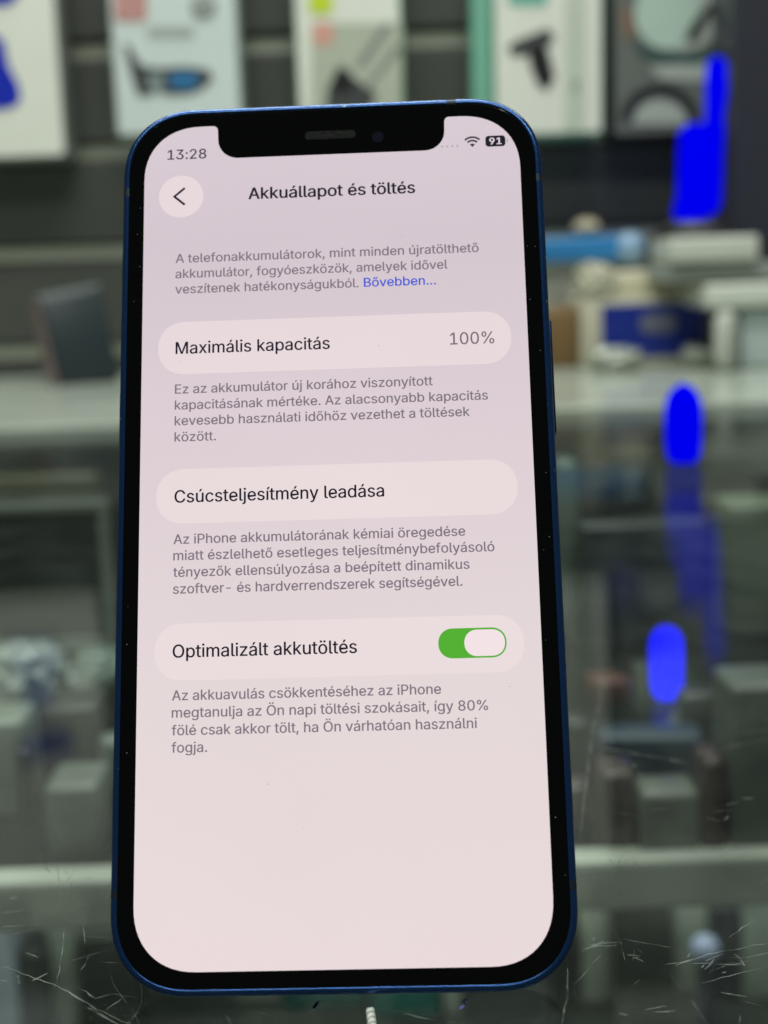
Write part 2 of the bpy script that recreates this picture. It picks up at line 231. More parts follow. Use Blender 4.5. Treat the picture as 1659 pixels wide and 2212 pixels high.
obj('frame', loft(prof), MF, phone, True)
MB = mat('black_cover_glass', (0.0022, 0.0026, 0.0026), 0.06, 0, 0.1, 200, coat=0.0, spec=0.22)
obj('back_glass', loft([(1.2, -7.4), (1.2, -7.401)], False, True), mat('blue_back_glass', (0.01, 0.03, 0.09), 0.1), phone)
obj('front_glass', loft([(1.09, -.4), (1.07, -.02), (1.20, .06), (1.42, .07)], True, True), MB, phone)
MBAND = mat('grey_polymer', (0.030, 0.045, 0.07), 0.4, .6, .1, 300)
def band(ca, cb, side):
    def sel(P, ins):
        if side in 'LR':
            x = (-PW/2+ins) if side == 'L' else (PW/2-ins)
            return [(x, ca), (x, cb)]
        y = PH-ins if side == 'T' else ins
        return [(ca, y), (cb, y)]
    p2 = [(i-.006, z+.006) for i, z in prof[1:7]] + [(-.006, -6.5)]
    obj('antenna_band', loft(p2, sel=sel), MBAND, phone)
band(117.2, 118.6, 'L'); band(117.2, 118.4, 'R'); band(17.9, 19.3, 'T'); band(13.2, 14.4, 'R'); band(13.2, 14.4, 'L')
MBTN = mat('button_blue', (0.008, 0.035, 0.12), 0.3, 0.7, .1, 500)
def button(name, y0, y1, side):
    s = -1 if side == 'L' else 1
    xa, xb = sorted((s*(PW/2-.3)*MM, s*(PW/2+.42)*MM))
    obj(name, box(xa, xb, y0*MM, y1*MM, -5.0*MM, -2.2*MM, .25*MM), MBTN, phone, True)
button('ringer_switch', 104.2, 109.0, 'L'); button('volume_button', 90.6, 98.6, 'L'); button('volume_button', 78.6, 86.6, 'L')
button('power_button', 78.3, 95.8, 'R')
# earpiece and camera
MG = bpy.data.materials.new('earpiece_mesh'); MATS['g'] = MG
MG = mat('earpiece_grey', (0.014, 0.015, 0.014), .6, 0, .8, 2500, .3, spec=.1)
obj('earpiece_grille', plate([(x*MM, y*MM) for x, y in rrect(-4.0, 3.8, 125.42, 126.78, .66)], .072*MM, .085*MM), MG, phone)
obj('camera_lens', plate([(7.2*MM+.9*MM*cos(a*pi/12), 125.45*MM+.9*MM*sin(a*pi/12)) for a in range(24)], .072*MM, .08*MM),
    mat('lens_dark_blue', (0.004, 0.005, 0.02), .05, 0, .1, 100, spec=.9), phone)

def smat(name, rgb, noise=0.0, grad=None):
    """lit display colour behind glossy cover glass"""
    m = bpy.data.materials.new(name); m.use_nodes = True; nt = m.node_tree; N = nt.nodes; L = nt.links
    b = N['Principled BSDF']; b.inputs['Base Color'].default_value = (.002, .002, .002, 1)
    b.inputs['Roughness'].default_value = .07; b.inputs['Specular IOR Level'].default_value = .22
    b.inputs['Emission Strength'].default_value = 1.0
    if grad:
        tc = N.new('ShaderNodeTexCoord'); sp = N.new('ShaderNodeSeparateXYZ'); L.new(tc.outputs['Object'], sp.inputs[0])
        mr = N.new('ShaderNodeMapRange'); mr.inputs[1].default_value = 0.003; mr.inputs[2].default_value = .128
        L.new(sp.outputs['Y'], mr.inputs[0])
        cr = N.new('ShaderNodeValToRGB'); els = cr.color_ramp.elements
        els[0].position = 0; els[0].color = lin(grad[0][1]); els[1].position = 1; els[1].color = lin(grad[-1][1])
        for p, c in grad[1:-1]: e = els.new(p); e.color = lin(c)
        L.new(mr.outputs[0], cr.inputs[0])
        no = N.new('ShaderNodeTexNoise'); no.inputs['Scale'].default_value = 22; no.inputs['Detail'].default_value = 2
        L.new(tc.outputs['Object'], no.inputs['Vector'])
        m2 = N.new('ShaderNodeMapRange'); m2.inputs[3].default_value = .965; m2.inputs[4].default_value = 1.035; L.new(no.outputs['Fac'], m2.inputs[0])
        vm = N.new('ShaderNodeVectorMath'); vm.operation = 'SCALE'; L.new(cr.outputs[0], vm.inputs[0]); L.new(m2.outputs[0], vm.inputs['Scale'])
        L.new(vm.outputs[0], b.inputs['Emission Color'])
    else: b.inputs['Emission Color'].default_value = lin(rgb)
    return m
SG = [(0, (234, 218, 220)), (.28, (229, 216, 217)), (.62, (221, 207, 213)), (.85, (213, 199, 207)), (1, (217, 203, 211))]
# screen outline with the notch
SX0, SX1, SY0, SY1 = -28.75, 28.75, 3.35, 128.3
def arc(cx, cy, r, a0, a1, n=8): return [(cx + r*cos(radians(a0+(a1-a0)*k/n)), cy + r*sin(radians(a0+(a1-a0)*k/n))) for k in range(n+1)]
sc = rrect(SX0, SX1, SY0, SY1, 8.9, 14, 2.25)
half = len(sc)//4
right, left = sc[:2*half], sc[2*half:]
NW = 17.45
notch = arc(NW+.75, SY1-.75, .75, 90, 180, 6) + arc(NW-3.15, 125.95, 3.1, 0, -90, 10) + arc(-NW+3.15, 125.95, 3.1, -90, -180, 10) + arc(-NW-.75, SY1-.75, .75, 0, 90, 6)
poly = [(x*MM, y*MM) for x, y in right + notch + left]
screen = obj('screen', plate(poly, .072*MM, .090*MM), smat('screen_pink', None, grad=SG), phone)
ZP, ZT = .096*MM, .108*MM
PILL = smat('card_pale', None, grad=[(0, (236, 222, 223)), (.5, (234, 220, 221)), (1, (231, 216, 220))])
def ui(name, pts, m, z=ZP, th=.006*MM): return obj(name, plate([(x*MM, y*MM) for x, y in pts], z, z+th), m, screen)
def pill(x0, x1, y0, y1, m, name='list_card', z=ZP): return ui(name, rrect(x0, x1, y0, y1, (y1-y0)/2-.01, 14, 2.15), m, z)
pill(-26.3, 26.3, 88.45, 96.6, PILL); pill(-26.3, 26.3, 65.75, 73.9, PILL); pill(-26.3, 26.3, 43.0, 51.15, PILL)
ui('back_button', [(-23.07+3.42*cos(a*pi/32), 116.84+3.42*sin(a*pi/32)) for a in range(64)], PILL)
INK = smat('ink_dark', (34, 30, 44)); GREY = smat('ink_grey', (128, 117, 128)); BLUE = smat('ink_blue', (62, 88, 214)); MID = smat('ink_mid', (120, 108, 118))
TIME = smat('ink_status', (66, 60, 72)); GREEN = smat('toggle_green', (84, 176, 52)); KNOB = smat('toggle_knob', (243, 227, 230)); FAINT = smat('ink_faint', (178, 166, 175))
def stroke(name, pts, w, m, z=ZT):
    bm = bmesh.new(); pts = [Vector(p) for p in pts]; n = len(pts); L_, R_ = [], []
    for i, p in enumerate(pts):
        d = (pts[min(i+1, n-1)] - pts[max(i-1, 0)]).normalized(); q = Vector((-d.y, d.x))*w/2
        if 0 < i < n-1:
            a = (pts[i]-pts[i-1]).normalized(); q = q / max(.4, abs(q.normalized().dot(Vector((-a.y, a.x)))))
        L_.append(p+q); R_.append(p-q)
    for i in range(n-1):
        vs = [bm.verts.new((v.x*MM, v.y*MM, z)) for v in (L_[i], R_[i], R_[i+1], L_[i+1])]
        bm.faces.new(vs)
    bmesh.ops.remove_doubles(bm, verts=bm.verts[:], dist=1e-7)
    for f in bm.faces:
        f.normal_update()
        if f.normal.z < 0: f.normal_flip()
    return obj(name, bm, m, screen)
stroke('back_chevron', [(-22.5, 118.2), (-24.1, 116.85), (-22.5, 115.45)], .34, INK)
# toggle
tg = pill(14.18, 23.82, 45.12, 49.38, GREEN, 'toggle_switch', ZT)
pill(17.86, 23.60, 45.36, 49.12, KNOB, 'toggle_knob', ZT+.008*MM)
# wifi
for r0 in (.52, 1.06, 1.62):
    cx, cy = 21.62, 123.12
    if r0 < .6: ui('wifi_symbol', [(cx, cy)] + arc(cx, cy, .56, 45, 135, 6), TIME, ZT)
    else: stroke('wifi_symbol', arc(cx, cy, r0, 46, 134, 10), .30, TIME)
ui('battery_symbol', rrect(23.62, 26.66, 123.07, 124.85, .5), INK, ZT-.004*MM)
ui('battery_nub', rrect(26.85, 27.06, 123.7, 124.25, .1, 3), FAINT, ZT)
for k in range(4): ui('signal_dot', [(17.0+k*.78+.17*cos(a), 123.38+.17*sin(a)) for a in [q*pi/6 for q in range(12)]], FAINT, ZT)

GL = {}
for ln in GLYPHS.strip('\n').split('\n'):
    ch, rest = ln[0], ln[1:].split('|')
    GL[ch] = (int(rest[0]), [[tuple(map(int, p.split(','))) for p in c.split()] for c in rest[1:] if c])
def winding(c): return sum(c[i][0]*c[(i+1) % len(c)][1] - c[(i+1) % len(c)][0]*c[i][1] for i in range(len(c)))
def text(name, s, x0, x1, y, cap, m, bold=0.0, z=ZT):
    k = cap/509.0; first = GL[s[0]][1]
    lsb = min(p[0] for c in first for p in c)
    adv = sum(GL[c][0] for c in s[:-1]) - lsb + max(p[0] for c in GL[s[-1]][1] for p in c)
    kx = (x1-x0)/adv
    lay = []
    for _ in range(3):
        cu = bpy.data.curves.new('t', 'CURVE'); cu.dimensions = '2D'; cu.fill_mode = 'BOTH'; lay.append(cu)
    X = -lsb
    for ch in s:
        a, cs = GL[ch]
        big = max(cs, key=lambda c: abs(winding(c)), default=None)
        outers = [c for c in cs if big and winding(c)*winding(big) > 0]
        def layer(c):                     # overlapping outlines go to separate layers, a hole stays with its outline
            for i_, o_ in enumerate(outers):
                if c is o_: return i_ % 3
            xs, ys = [q[0] for q in c], [q[1] for q in c]; best = (1e9, 0)
            for i_, o_ in enumerate(outers):
                ox, oy = [q[0] for q in o_], [q[1] for q in o_]
                if min(ox) <= min(xs) and max(ox) >= max(xs) and min(oy) <= min(ys) and max(oy) >= max(ys):
                    best = min(best, ((max(ox)-min(ox))*(max(oy)-min(oy)), i_))
            return best[1] % 3
        for ci, c in enumerate(cs):
            # outer outlines wind like the biggest one; holes the other way, so one signed offset thickens both
            pts = []
            for q in c:
                if not pts or (Vector(q)-Vector(pts[-1])).length > 8: pts.append(q)
            if (Vector(pts[0])-Vector(pts[-1])).length <= 8: pts.pop()
            pts = [((q[0]+X)*kx, q[1]*k) for q in pts]
            sp = lay[layer(c)].splines.new('POLY'); sp.points.add(len(pts)-1); sp.use_cyclic_u = True
            for q, v in zip(sp.points, pts): q.co = (v[0], v[1], 0, 1)
        X += a
    bm = bmesh.new()
    for li, cu in enumerate(lay):
        if not cu.splines: continue
        t = bpy.data.objects.new('t', cu); COL.objects.link(t)
        dg = bpy.context.evaluated_depsgraph_get(); dg.update()
        me = bpy.data.meshes.new_from_object(t.evaluated_get(dg)); bpy.data.objects.remove(t)
        me.transform(Matrix.Translation((x0*MM, y*MM, z + li*.0012*MM)) @ Matrix.Diagonal((MM, MM, MM, 1)))
        for q, (dx, dy) in enumerate(((-1, 0), (1, 0), (0, .7)) if bold else ((0, 0),)):   # a slightly heavier weight
            me.transform(Matrix.Translation((dx*bold*MM, dy*bold*MM, q*.0004*MM)))
            bm.from_mesh(me)
            me.transform(Matrix.Translation((-dx*bold*MM, -dy*bold*MM, -q*.0004*MM)))
        bpy.data.meshes.remove(me)
    for f in bm.faces:
        f.normal_update()
        if f.normal.z < 0: f.normal_flip()
    return obj(name, bm, m, screen)
CAP = 1.42
text('clock_text', '13:28', -25.2, -19.25, 122.98, 1.60, TIME, .035)
text('heading_text', 'Akkuállapot és töltés', -12.7, 12.65, 115.95, 1.86, INK, .06)
text('battery_text', '91', 24.25, 26.05, 123.42, 1.08, smat('ink_pale', (225, 212, 220)), .05, ZT+.004*MM)
LH = [('A telefonakkumulátorok, mint minden újratölthető', -23.8, 21.95, 106.04, GREY), ('akkumulátor, fogyóeszközök, amelyek idővel', -23.8, 17.2, 103.58, GREY),
 ('veszítenek hatékonyságukból.', -23.8, 3.8, 101.12, GREY), ('Bővebben…', 4.65, 15.4, 101.14, BLUE),
 ('Ez az akkumulátor új korához viszonyított', -23.7, 14.45, 85.43, GREY), ('kapacitásának mértéke. Az alacsonyabb kapacitás', -23.7, 22.5, 82.97, GREY),
 ('kevesebb használati időhöz vezethet a töltések', -23.7, 19.76, 80.56, GREY), ('között.', -23.7, -17.6, 78.1, GREY),
 ('Az iPhone akkumulátorának kémiai öregedése', -23.7, 18.5, 62.74, GREY), ('miatt észlelhető esetleges teljesítménybefolyásoló', -23.7, 22.6, 60.34, GREY),
 ('tényezők ellensúlyozása a beépített dinamikus', -23.7, 18.95, 57.9, GREY), ('szoftver- és hardverrendszerek segítségével.', -23.7, 17.85, 55.46, GREY),
 ('Az akkuavulás csökkentéséhez az iPhone', -23.7, 14.35, 40.19, GREY), ('megtanulja az Ön napi töltési szokásait, így 80%', -23.7, 20.85, 37.77, GREY),
 ('fölé csak akkor tölt, ha Ön várhatóan használni', -23.7, 19.2, 35.3, GREY), ('fogja.', -23.7, -18.7, 32.9, GREY)]
for s, a, b_, y, m in LH: text('caption_text' if m is GREY else 'link_text', s, a, b_, y, CAP, m, .030)
text('row_text', 'Maximális kapacitás', -23.65, -.65, 91.6, 1.86, INK, .038)
text('value_text', '100%', 17.25, 23.75, 91.6, 1.86, MID, .02)
text('row_text', 'Csúcsteljesítmény leadása', -23.6, 6.95, 68.87, 1.86, INK, .038)
text('row_text', 'Optimalizált akkutöltés', -23.65, 2.6, 46.25, 1.86, INK, .038)

# a little dust on the cover glass
random.seed(5); db = bmesh.new()
for i in range(34):
    x_, y_ = (random.choice((-1, 1))*random.uniform(29.2, 30.6), random.uniform(4, 126)) if i % 2 else (random.uniform(-27, 27), random.uniform(5, 122))
    r_ = random.uniform(.03, .085); n_ = 6; a0 = random.random()*6
    vs_ = [db.verts.new(((x_+r_*cos(a0+k*pi/3)*random.uniform(.5, 1.3))*MM, (y_+r_*sin(a0+k*pi/3)*random.uniform(.5, 1.3))*MM, .125*MM)) for k in range(n_)]
    db.faces.new(vs_)
o_ = obj('dust', db, mat('dust_pale', (.55, .56, .54), .8), phone); o_['kind'] = 'stuff'

# ------------------------------------------------------------------ glass, counter, wall
def glass_mat(name, tint, haze, smear=0.0):
    m = bpy.data.materials.new(name); m.use_nodes = True; nt = m.node_tree; N = nt.nodes; L = nt.links
    N.remove(N['Principled BSDF']); out = N['Material Output']
    ge = N.new('ShaderNodeNewGeometry'); dot = N.new('ShaderNodeVectorMath'); dot.operation = 'DOT_PRODUCT'
    L.new(ge.outputs['Normal'], dot.inputs[0]); L.new(ge.outputs['Incoming'], dot.inputs[1])
    def mth(op, a, b=None):
        n = N.new('ShaderNodeMath'); n.operation = op
        for i, v in enumerate((a, b)):
            if v is None: continue
            if isinstance(v, (int, float)): n.inputs[i].default_value = v
            else: L.new(v, n.inputs[i])
        return n.outputs[0]
    c = mth('ABSOLUTE', dot.outputs['Value']); f = mth('POWER', mth('SUBTRACT', 1.0, c), 5.0)
    F = mth('ADD', mth('MULTIPLY', f, 0.24), 0.012)
    tr = N.new('ShaderNodeBsdfTransparent'); tr.inputs[0].default_value = tint + (1,)
    gl = N.new('ShaderNodeBsdfGlossy'); gl.inputs['Roughness'].default_value = 0.02; gl.inputs['Color'].default_value = (1, 1, 1, 1)
    df = N.new('ShaderNodeBsdfDiffuse'); df.inputs[0].default_value = (.55, .62, .55, 1)
    tc = N.new('ShaderNodeTexCoord'); mp = N.new('ShaderNodeMapping'); mp.inputs['Scale'].default_value = (9, 5, 1)
    no = N.new('ShaderNodeTexNoise'); no.inputs['Scale'].default_value = 3; no.inputs['Detail'].default_value = 8; no.inputs['Distortion'].default_value = 1.2
    L.new(tc.outputs['Object'], mp.inputs[0]); L.new(mp.outputs[0], no.inputs['Vector'])
    mr = N.new('ShaderNodeMapRange'); mr.inputs[1].default_value = .42; mr.inputs[2].default_value = .75; mr.inputs[3].default_value = haze; mr.inputs[4].default_value = haze + smear
    L.new(no.outputs['Fac'], mr.inputs[0])
    m1 = N.new('ShaderNodeMixShader'); L.new(mr.outputs[0], m1.inputs[0]); L.new(tr.outputs[0], m1.inputs[1]); L.new(df.outputs[0], m1.inputs[2])
    m2 = N.new('ShaderNodeMixShader'); L.new(F, m2.inputs[0]); L.new(m1.outputs[0], m2.inputs[1]); L.new(gl.outputs[0], m2.inputs[2])
    L.new(m2.outputs[0], out.inputs['Surface']); return m
GLASS = glass_mat('counter_glass', (.94, .96, .95), .002, .022)
SHELFG = glass_mat('shelf_glass', (.91, .94, .925), .002, .012)

def structure(name, bm, m):
    o = obj(name, bm, m); o['kind'] = 'structure'; return o
structure('floor', box(-3, 3, -1.5, 3.0, -.95, -.93), mat('shop_floor', (.10, .11, .10), .5, 0, .3, 3))
YW = 1.55
structure('wall', box(-2.2, 2.2, YW+.035, YW+.12, -.93, 2.2), mat('wall_paint', (.10, .11, .10), .7))
slat = thing('slatwall_panel', 'dark grey slotted display panel with pale metal strips, behind the hanging packages', 'wall panel', (0, YW, 0))
SP = .1035
bmb, bms = bmesh.new(), bmesh.new()
for k in range(-1, 16):
    z0 = .0155 + SP*k
    box(-1.6, 1.6, 0, .03, z0+.020, z0+SP-.002, .002, bmb)
    box(-1.6, 1.6, .012, .03, z0+.001, z0+.017, .0015, bms)
obj('board', bmb, mat('slat_board', (.066, .071, .062), .42, 0, .15, 6), slat)
obj('metal_strip', bms, mat('strip_metal', (.66, .68, .56), .35, .4, .1, 10), slat)

desk = thing('back_desk', 'pale glossy worktop running behind the glass counter, below the slotted panel', 'desk', (0, 1.0, 0), .004)
obj('worktop', box(-1.6, 1.6, -.010, .54, -.032, .0005, .003), mat('worktop_laminate', (.42, .47, .40), .16, 0, .5, 5, .05, spec=.6), desk)
obj('front_panel', box(-1.6, 1.6, .02, .05, -.93, -.033), mat('desk_panel', (.03, .034, .03), .5), desk)

ctr = thing('glass_counter', 'scratched glass display counter with a glass shelf inside, under the smartphone', 'counter', (0, 0, 0))
top = obj('glass_top', box(-.75, .75, -.12, .978, -.008, 0, .0008), GLASS, ctr)
obj('glass_shelf', box(-.74, .74, .50, .88, -.1215, -.1155, .0006), SHELFG, ctr)
obj('shelf_rail', box(-.74, .74, .484, .4985, -.1315, -.1125, .002), mat('rail_metal', (.40, .43, .37), .45, 0, .6, 16), ctr)
obj('case_floor', box(-.75, .75, .02, .972, -.40, -.385), mat('case_floor_board', (.03, .035, .03), .45, 0, .3, 12), ctr)
obj('case_back', box(-.75, .75, .955, .972, -.384, -.0085), mat('case_back_board', (.026, .031, .028), .35, 0, .35, 7), ctr)
obj('base_cabinet', box(-.75, .75, .02, .972, -.93, -.401), mat('cabinet', (.06, .065, .06), .5), ctr)
for s in (-1, 1): obj('side_panel', box(*sorted((s*.751, s*.765)), -.12, .975, -.384, -.0085), mat('side_glass_edge', (.10, .14, .12), .2), ctr)
# shelf items are seen through the top; scratches and scuffs lie on the top
random.seed(7)
def ribbon(bm, pts, w, z):
    pts = [Vector((p[0], p[1])) for p in pts]; n = len(pts); prev = None
    for i, p in enumerate(pts):
        d = (pts[min(i+1, n-1)] - pts[max(i-1, 0)]).normalized(); q = Vector((-d.y, d.x))
        ww = w*1.35*(.25+.75*sin(pi*(i+.3)/(n-.4)))*random.uniform(.55, 1.2)
        a = bm.verts.new((p.x+q.x*ww, p.y+q.y*ww, z)); b = bm.verts.new((p.x-q.x*ww, p.y-q.y*ww, z))
        if prev: bm.faces.new((prev[0], prev[1], b, a))
        prev = (a, b)
def scratch(bm, x, y, L, ang, w, z, bend=.25):
    n = max(5, int(L/.0016)); n = min(n, 30); p = Vector((x, y)); pts = [p.copy()]
    k = random.uniform(-bend, bend)
    for i in range(n):
        ang += k/n + random.gauss(0, .05); p = p + Vector((cos(ang), sin(ang)))*L/n; pts.append(p.copy())
    ribbon(bm, pts, w, z)
def scr_mat(name, col, a):
    m = bpy.data.materials.new(name); m.use_nodes = True; nt = m.node_tree; N = nt.nodes; L = nt.links
    b = N['Principled BSDF']; b.inputs['Base Color'].default_value = col; b.inputs['Roughness'].default_value = .35
    tc = N.new('ShaderNodeTexCoord'); no = N.new('ShaderNodeTexNoise'); no.inputs['Scale'].default_value = 260; no.inputs['Detail'].default_value = 4
    L.new(tc.outputs['Object'], no.inputs['Vector'])
    mr = N.new('ShaderNodeMapRange'); mr.inputs[1].default_value = .38; mr.inputs[2].default_value = .62; mr.inputs[3].default_value = a*.1; mr.inputs[4].default_value = a
    L.new(no.outputs['Fac'], mr.inputs[0]); L.new(mr.outputs[0], b.inputs['Alpha']); return m
bl, bd = bmesh.new(), bmesh.new()
z = .00002
def on_glass(px_, py_):
    d = R_CAM @ Vector(((px_-829.5)/FPX, -(py_-1106)/FPX, -1)); t = CAMH/-d.z
    return (d.x*t, d.y*t)
def track(bm, pts, w, zz=z):
    P = [Vector(on_glass(*q)) for q in pts]; out = []
    for a_, b_ in zip(P, P[1:]):
        n_ = max(3, int((b_-a_).length/.0012))
        for k in range(n_): out.append(a_.lerp(b_, k/n_) + Vector((random.gauss(0, .00007), random.gauss(0, .00010))))
    out.append(P[-1]); ribbon(bm, out, w, zz)
for i in range(190):                      # fine scratches
    y = .16 + .40*random.random()**1.3; x = random.uniform(-.13, .15)*(.6+y*1.7)
    ang = random.choice((-.5, -.35, .2, .4, 1.2, 1.7, -.1)) + random.gauss(0, .2)
    scratch(bl, x, y, random.choice((.003, .005, .009, .016, .03))*random.uniform(.6, 1.4), ang, random.uniform(.00002, .00007), z)
for cx, cy, n, sp_ in ((-.060, .190, 12, .008), (.056, .194, 10, .005), (.048, .190, 16, .0045), (.063, .196, 8, .006), (.070, .24, 8, .008), (-.02, .170, 7, .012), (.02, .172, 8, .014), (-.066, .22, 6, .009)):
    for i in range(n):
        scratch(bl, random.gauss(cx, sp_), random.gauss(cy, sp_*.5), random.uniform(.0006, .004), random.gauss(.25, .6), random.uniform(.00004, .00016), z)
LINES = [([(0, 2084), (125, 2131), (210, 2181), (290, 2218)], .00013), ([(120, 2086), (200, 2061), (250, 2049)], .00008), ([(175, 2096), (195, 2061)], .0001), ([(205, 2076), (252, 2079)], .00006),
 ([(145, 2141), (165, 2131), (205, 2156), (245, 2148), (308, 2158)], .00011), ([(230, 2181), (262, 2159)], .0001), ([(168, 2170), (255, 2212)], .00017), ([(140, 2001), (132, 2076), (118, 2140)], .00006),
 ([(38, 2106), (42, 2126)], .0002), ([(455, 2151), (485, 2185), (500, 2215)], .00005), ([(500, 2166), (590, 2196)], .00006), ([(740, 2163), (830, 2166)], .00009), ([(630, 2196), (700, 2166)], .00006),
 ([(1240, 1601), (1330, 1621), (1420, 1636), (1540, 1660)], .00014), ([(1310, 1456), (1280, 1576), (1260, 1746), (1250, 1840)], .00010), ([(1540, 1746), (1596, 1732)], .0001), ([(1368, 1655), (1374, 1652)], .0003),
 ([(1460, 2086), (1530, 2061), (1659, 2038)], .00010), ([(1430, 2086), (1525, 2066)], .00009), ([(1300, 2020), (1390, 2036), (1450, 2047)], .00007), ([(1225, 2092), (1227, 2146), (1213, 2215)], .00012),
 ([(1575, 2026), (1632, 1984)], .00007), ([(1395, 2182), (1440, 2172)], .00009), ([(1555, 2146), (1612, 2153)], .00010), ([(1320, 2002), (1340, 2030), (1350, 2075)], .00005), ([(830, 2180), (950, 2206)], .00007),
 ([(900, 2170), (980, 2212)], .00005), ([(0, 2003), (50, 1999)], .00009), ([(180, 1995), (184, 2040)], .00006), ([(1490, 2130), (1659, 2088)], .00006), ([(1240, 2130), (1300, 2060)], .00005)]
for pts_, w_ in LINES: track(bl, pts_, w_)
for i in range(3): track(bl, [(1362+random.gauss(0, 9), 2078+random.gauss(0, 8)), (1386+random.gauss(0, 9), 2066+random.gauss(0, 8))], .00015)
for i in range(5): track(bl, [(1270+random.gauss(0, 18), 2046+random.gauss(0, 9)), (1300+random.gauss(0, 18), 2040+random.gauss(0, 9))], .00013)
DL = [[(115, 1761), (107, 1796)], [(85, 1816), (100, 1856)], [(118, 1800), (128, 1830)], [(122, 1861), (132, 1926), (136, 1985)], [(45, 1971), (75, 1941)], [(33, 1973), (66, 1968)], [(150, 1976), (195, 1951)], [(228, 1966), (232, 1930)],
 [(1310, 1846), (1352, 1896)], [(1322, 1892), (1356, 1856)], [(1368, 1860), (1412, 1898)], [(1325, 1872), (1345, 1880)], [(1250, 1905), (1290, 1893)], [(1560, 1860), (1640, 1846)], [(1300, 1845), (1345, 1850)], [(90, 1830), (140, 1812)], [(60, 1990), (150, 1968)]]
for pts_ in DL: track(bd, pts_, .00009, z+.00001)
for i in range(26):
    cx, cy = random.choice(((105, 1830), (130, 1900), (1340, 1880), (1300, 2060), (1350, 2085)))
    a_ = random.gauss(cx, 22), random.gauss(cy, 30); track(bd, [a_, (a_[0]+random.gauss(0, 16), a_[1]+random.gauss(0, 20))], .00008, z+.00001)
obj('scratches', bl, scr_mat('scratch_pale', (.66, .74, .68, 1), .26), top)['kind'] = 'stuff'
obj('dark_scratches', bd, scr_mat('scratch_dark', (.06, .08, .06, 1), .6), top)['kind'] = 'stuff'
bk = bmesh.new()  # glints of the blue lamp in scratches, painted on as colour
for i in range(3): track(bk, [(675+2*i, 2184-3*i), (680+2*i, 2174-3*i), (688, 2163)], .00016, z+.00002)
obj('blue_glint', bk, mat('painted_glint_blue', (.35, .38, 1.0), .4), top); bk = bmesh.new()
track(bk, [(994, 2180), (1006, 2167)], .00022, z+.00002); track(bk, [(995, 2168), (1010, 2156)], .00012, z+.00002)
obj('blue_glint', bk, mat('painted_glint_blue', (.35, .38, 1.0), .4), top)

# ------------------------------------------------------------------ cord
def cord():
    M1 = mat('cord_pale', (.62, .66, .60), .6, 0, .2, 900); c = None
    root = thing('braided_cord', 'thin pale braided cord lying on the glass below the smartphone', 'cord', (0, 0, 0))
    a, b = Vector((-.0043, .1795, .0006)), Vector((-.0030, .120, .0006))
    for s, m in ((0, M1), (2*pi/3, mat('cord_dark', (.26, .28, .26), .6, 0, .2, 900)), (4*pi/3, M1)):
        pts = []
        for i in range(320):
            t = i/319; p = a.lerp(b, t) + Vector((.0006*sin(t*5), 0, 0)); an = t*2*pi*44 + s
            pts.append(p + Vector((cos(an)*.00034, 0, sin(an)*.00026)))
        obj('strand', tube(pts, .00032, 7), m, root, True)
cord()

# ------------------------------------------------------------------ hanging packages
CARDW = mat('package_white', (.72, .74, .66), .35, 0, .06, 18, coat=.25)
CARDB = mat('package_blue_white', (.60, .68, .66), .35, 0, .06, 18, coat=.25)
BLK = mat('print_black', (.012, .013, .015), .35); DGR = mat('print_dark_grey', (.05, .055, .055), .4)
MGR = mat('print_mid_grey', (.20, .22, .20), .4); LGR = mat('print_light_grey', (.36, .40, .36), .4)
def package(x0, x1, py1, ztop, label, face=CARDW, side=None, yf=1.485, dep=.055, tilt=0.0, name='hanging_package', group='packages hanging on the slotted panel'):
    """x0, x1, py1: left, right and lower edge given on the picture grid at the depth of the face"""
    a, b = at(x0, py1, yf), at(x1, py1, yf); xc = (a.x+b.x)/2; zb = (a.z+b.z)/2; w = b.x-a.x; h = ztop-zb
    r = thing(name, label, 'package', (xc, yf, zb), 0, group); r.rotation_euler = (0, tilt, 0)
    bx = box(-w/2, w/2, 0, dep, 0, h, .004); obj('box', bx, side or face, r, True)
    obj('front_card', wallplate(rrect(-w/2+.003, w/2-.003, .003, h-.003, .004, 4), -.0012, -.0001), face, r)
    # hang tab
    obj('hang_tab', wallplate(rrect(-.03, .03, h-.004, h+.03, .006, 4), -.0008, .0006), face, r)
    r['w'] = w; r['h'] = h
    def pr(name, pts, m, lift=.0004):
        P = [at(px, py, yf) for px, py in pts]
        return obj(name, wallplate([(p.x-xc, p.z-zb) for p in P], -.0012-lift-.0006, -.0012-.0002), m, r)
    return r, pr
def ell(cx, cy, rx, ry, a0=0, a1=360, n=28): return [(cx+rx*cos(radians(a0+(a1-a0)*k/n)), cy+ry*sin(radians(a0+(a1-a0)*k/n))) for k in range(n if a1-a0 == 360 else n+1)]
ZT1 = .56
r, pr = package(-150, 146, 345, ZT1, 'white hanging package with a large blue picture, leftmost of the packages', CARDW, MGR)
PB = mat('print_blue', (.01, .025, .42), .3)
pr('printed_picture', [(-60, 40), (10, 90), (18, 140), (42, 185), (46, 215), (30, 232), (-10, 238), (-80, 240)], PB)
pr('printed_picture', [(-90, 8), (20, 12), (42, -10), (40, -40), (-90, -60)], PB, .0008)
r, pr = package(252, 527, 292, ZT1, 'bluish white package showing a dark finned device with a blue lens', CARDB, mat('package_side_grey', (.30, .36, .32), .4))
pr('red_label', rrect(248, 318, -60, 46, 10, 4), mat('print_pale_red', (.50, .26, .24), .4))
pr('round_badge', ell(440, 16, 27, 27), MGR); pr('round_badge', ell(440, 14, 14, 14), LGR, .0009)
pr('printed_line', rrect(318, 420, 58, 80, 8, 4), LGR)
pr('printed_device', [(268, 92), (280, 100), (306, 142), (340, 148), (400, 144), (448, 150), (462, 168), (440, 192), (410, 204), (360, 206), (338, 190), (330, 206), (300, 208), (286, 170), (276, 130)], DGR)
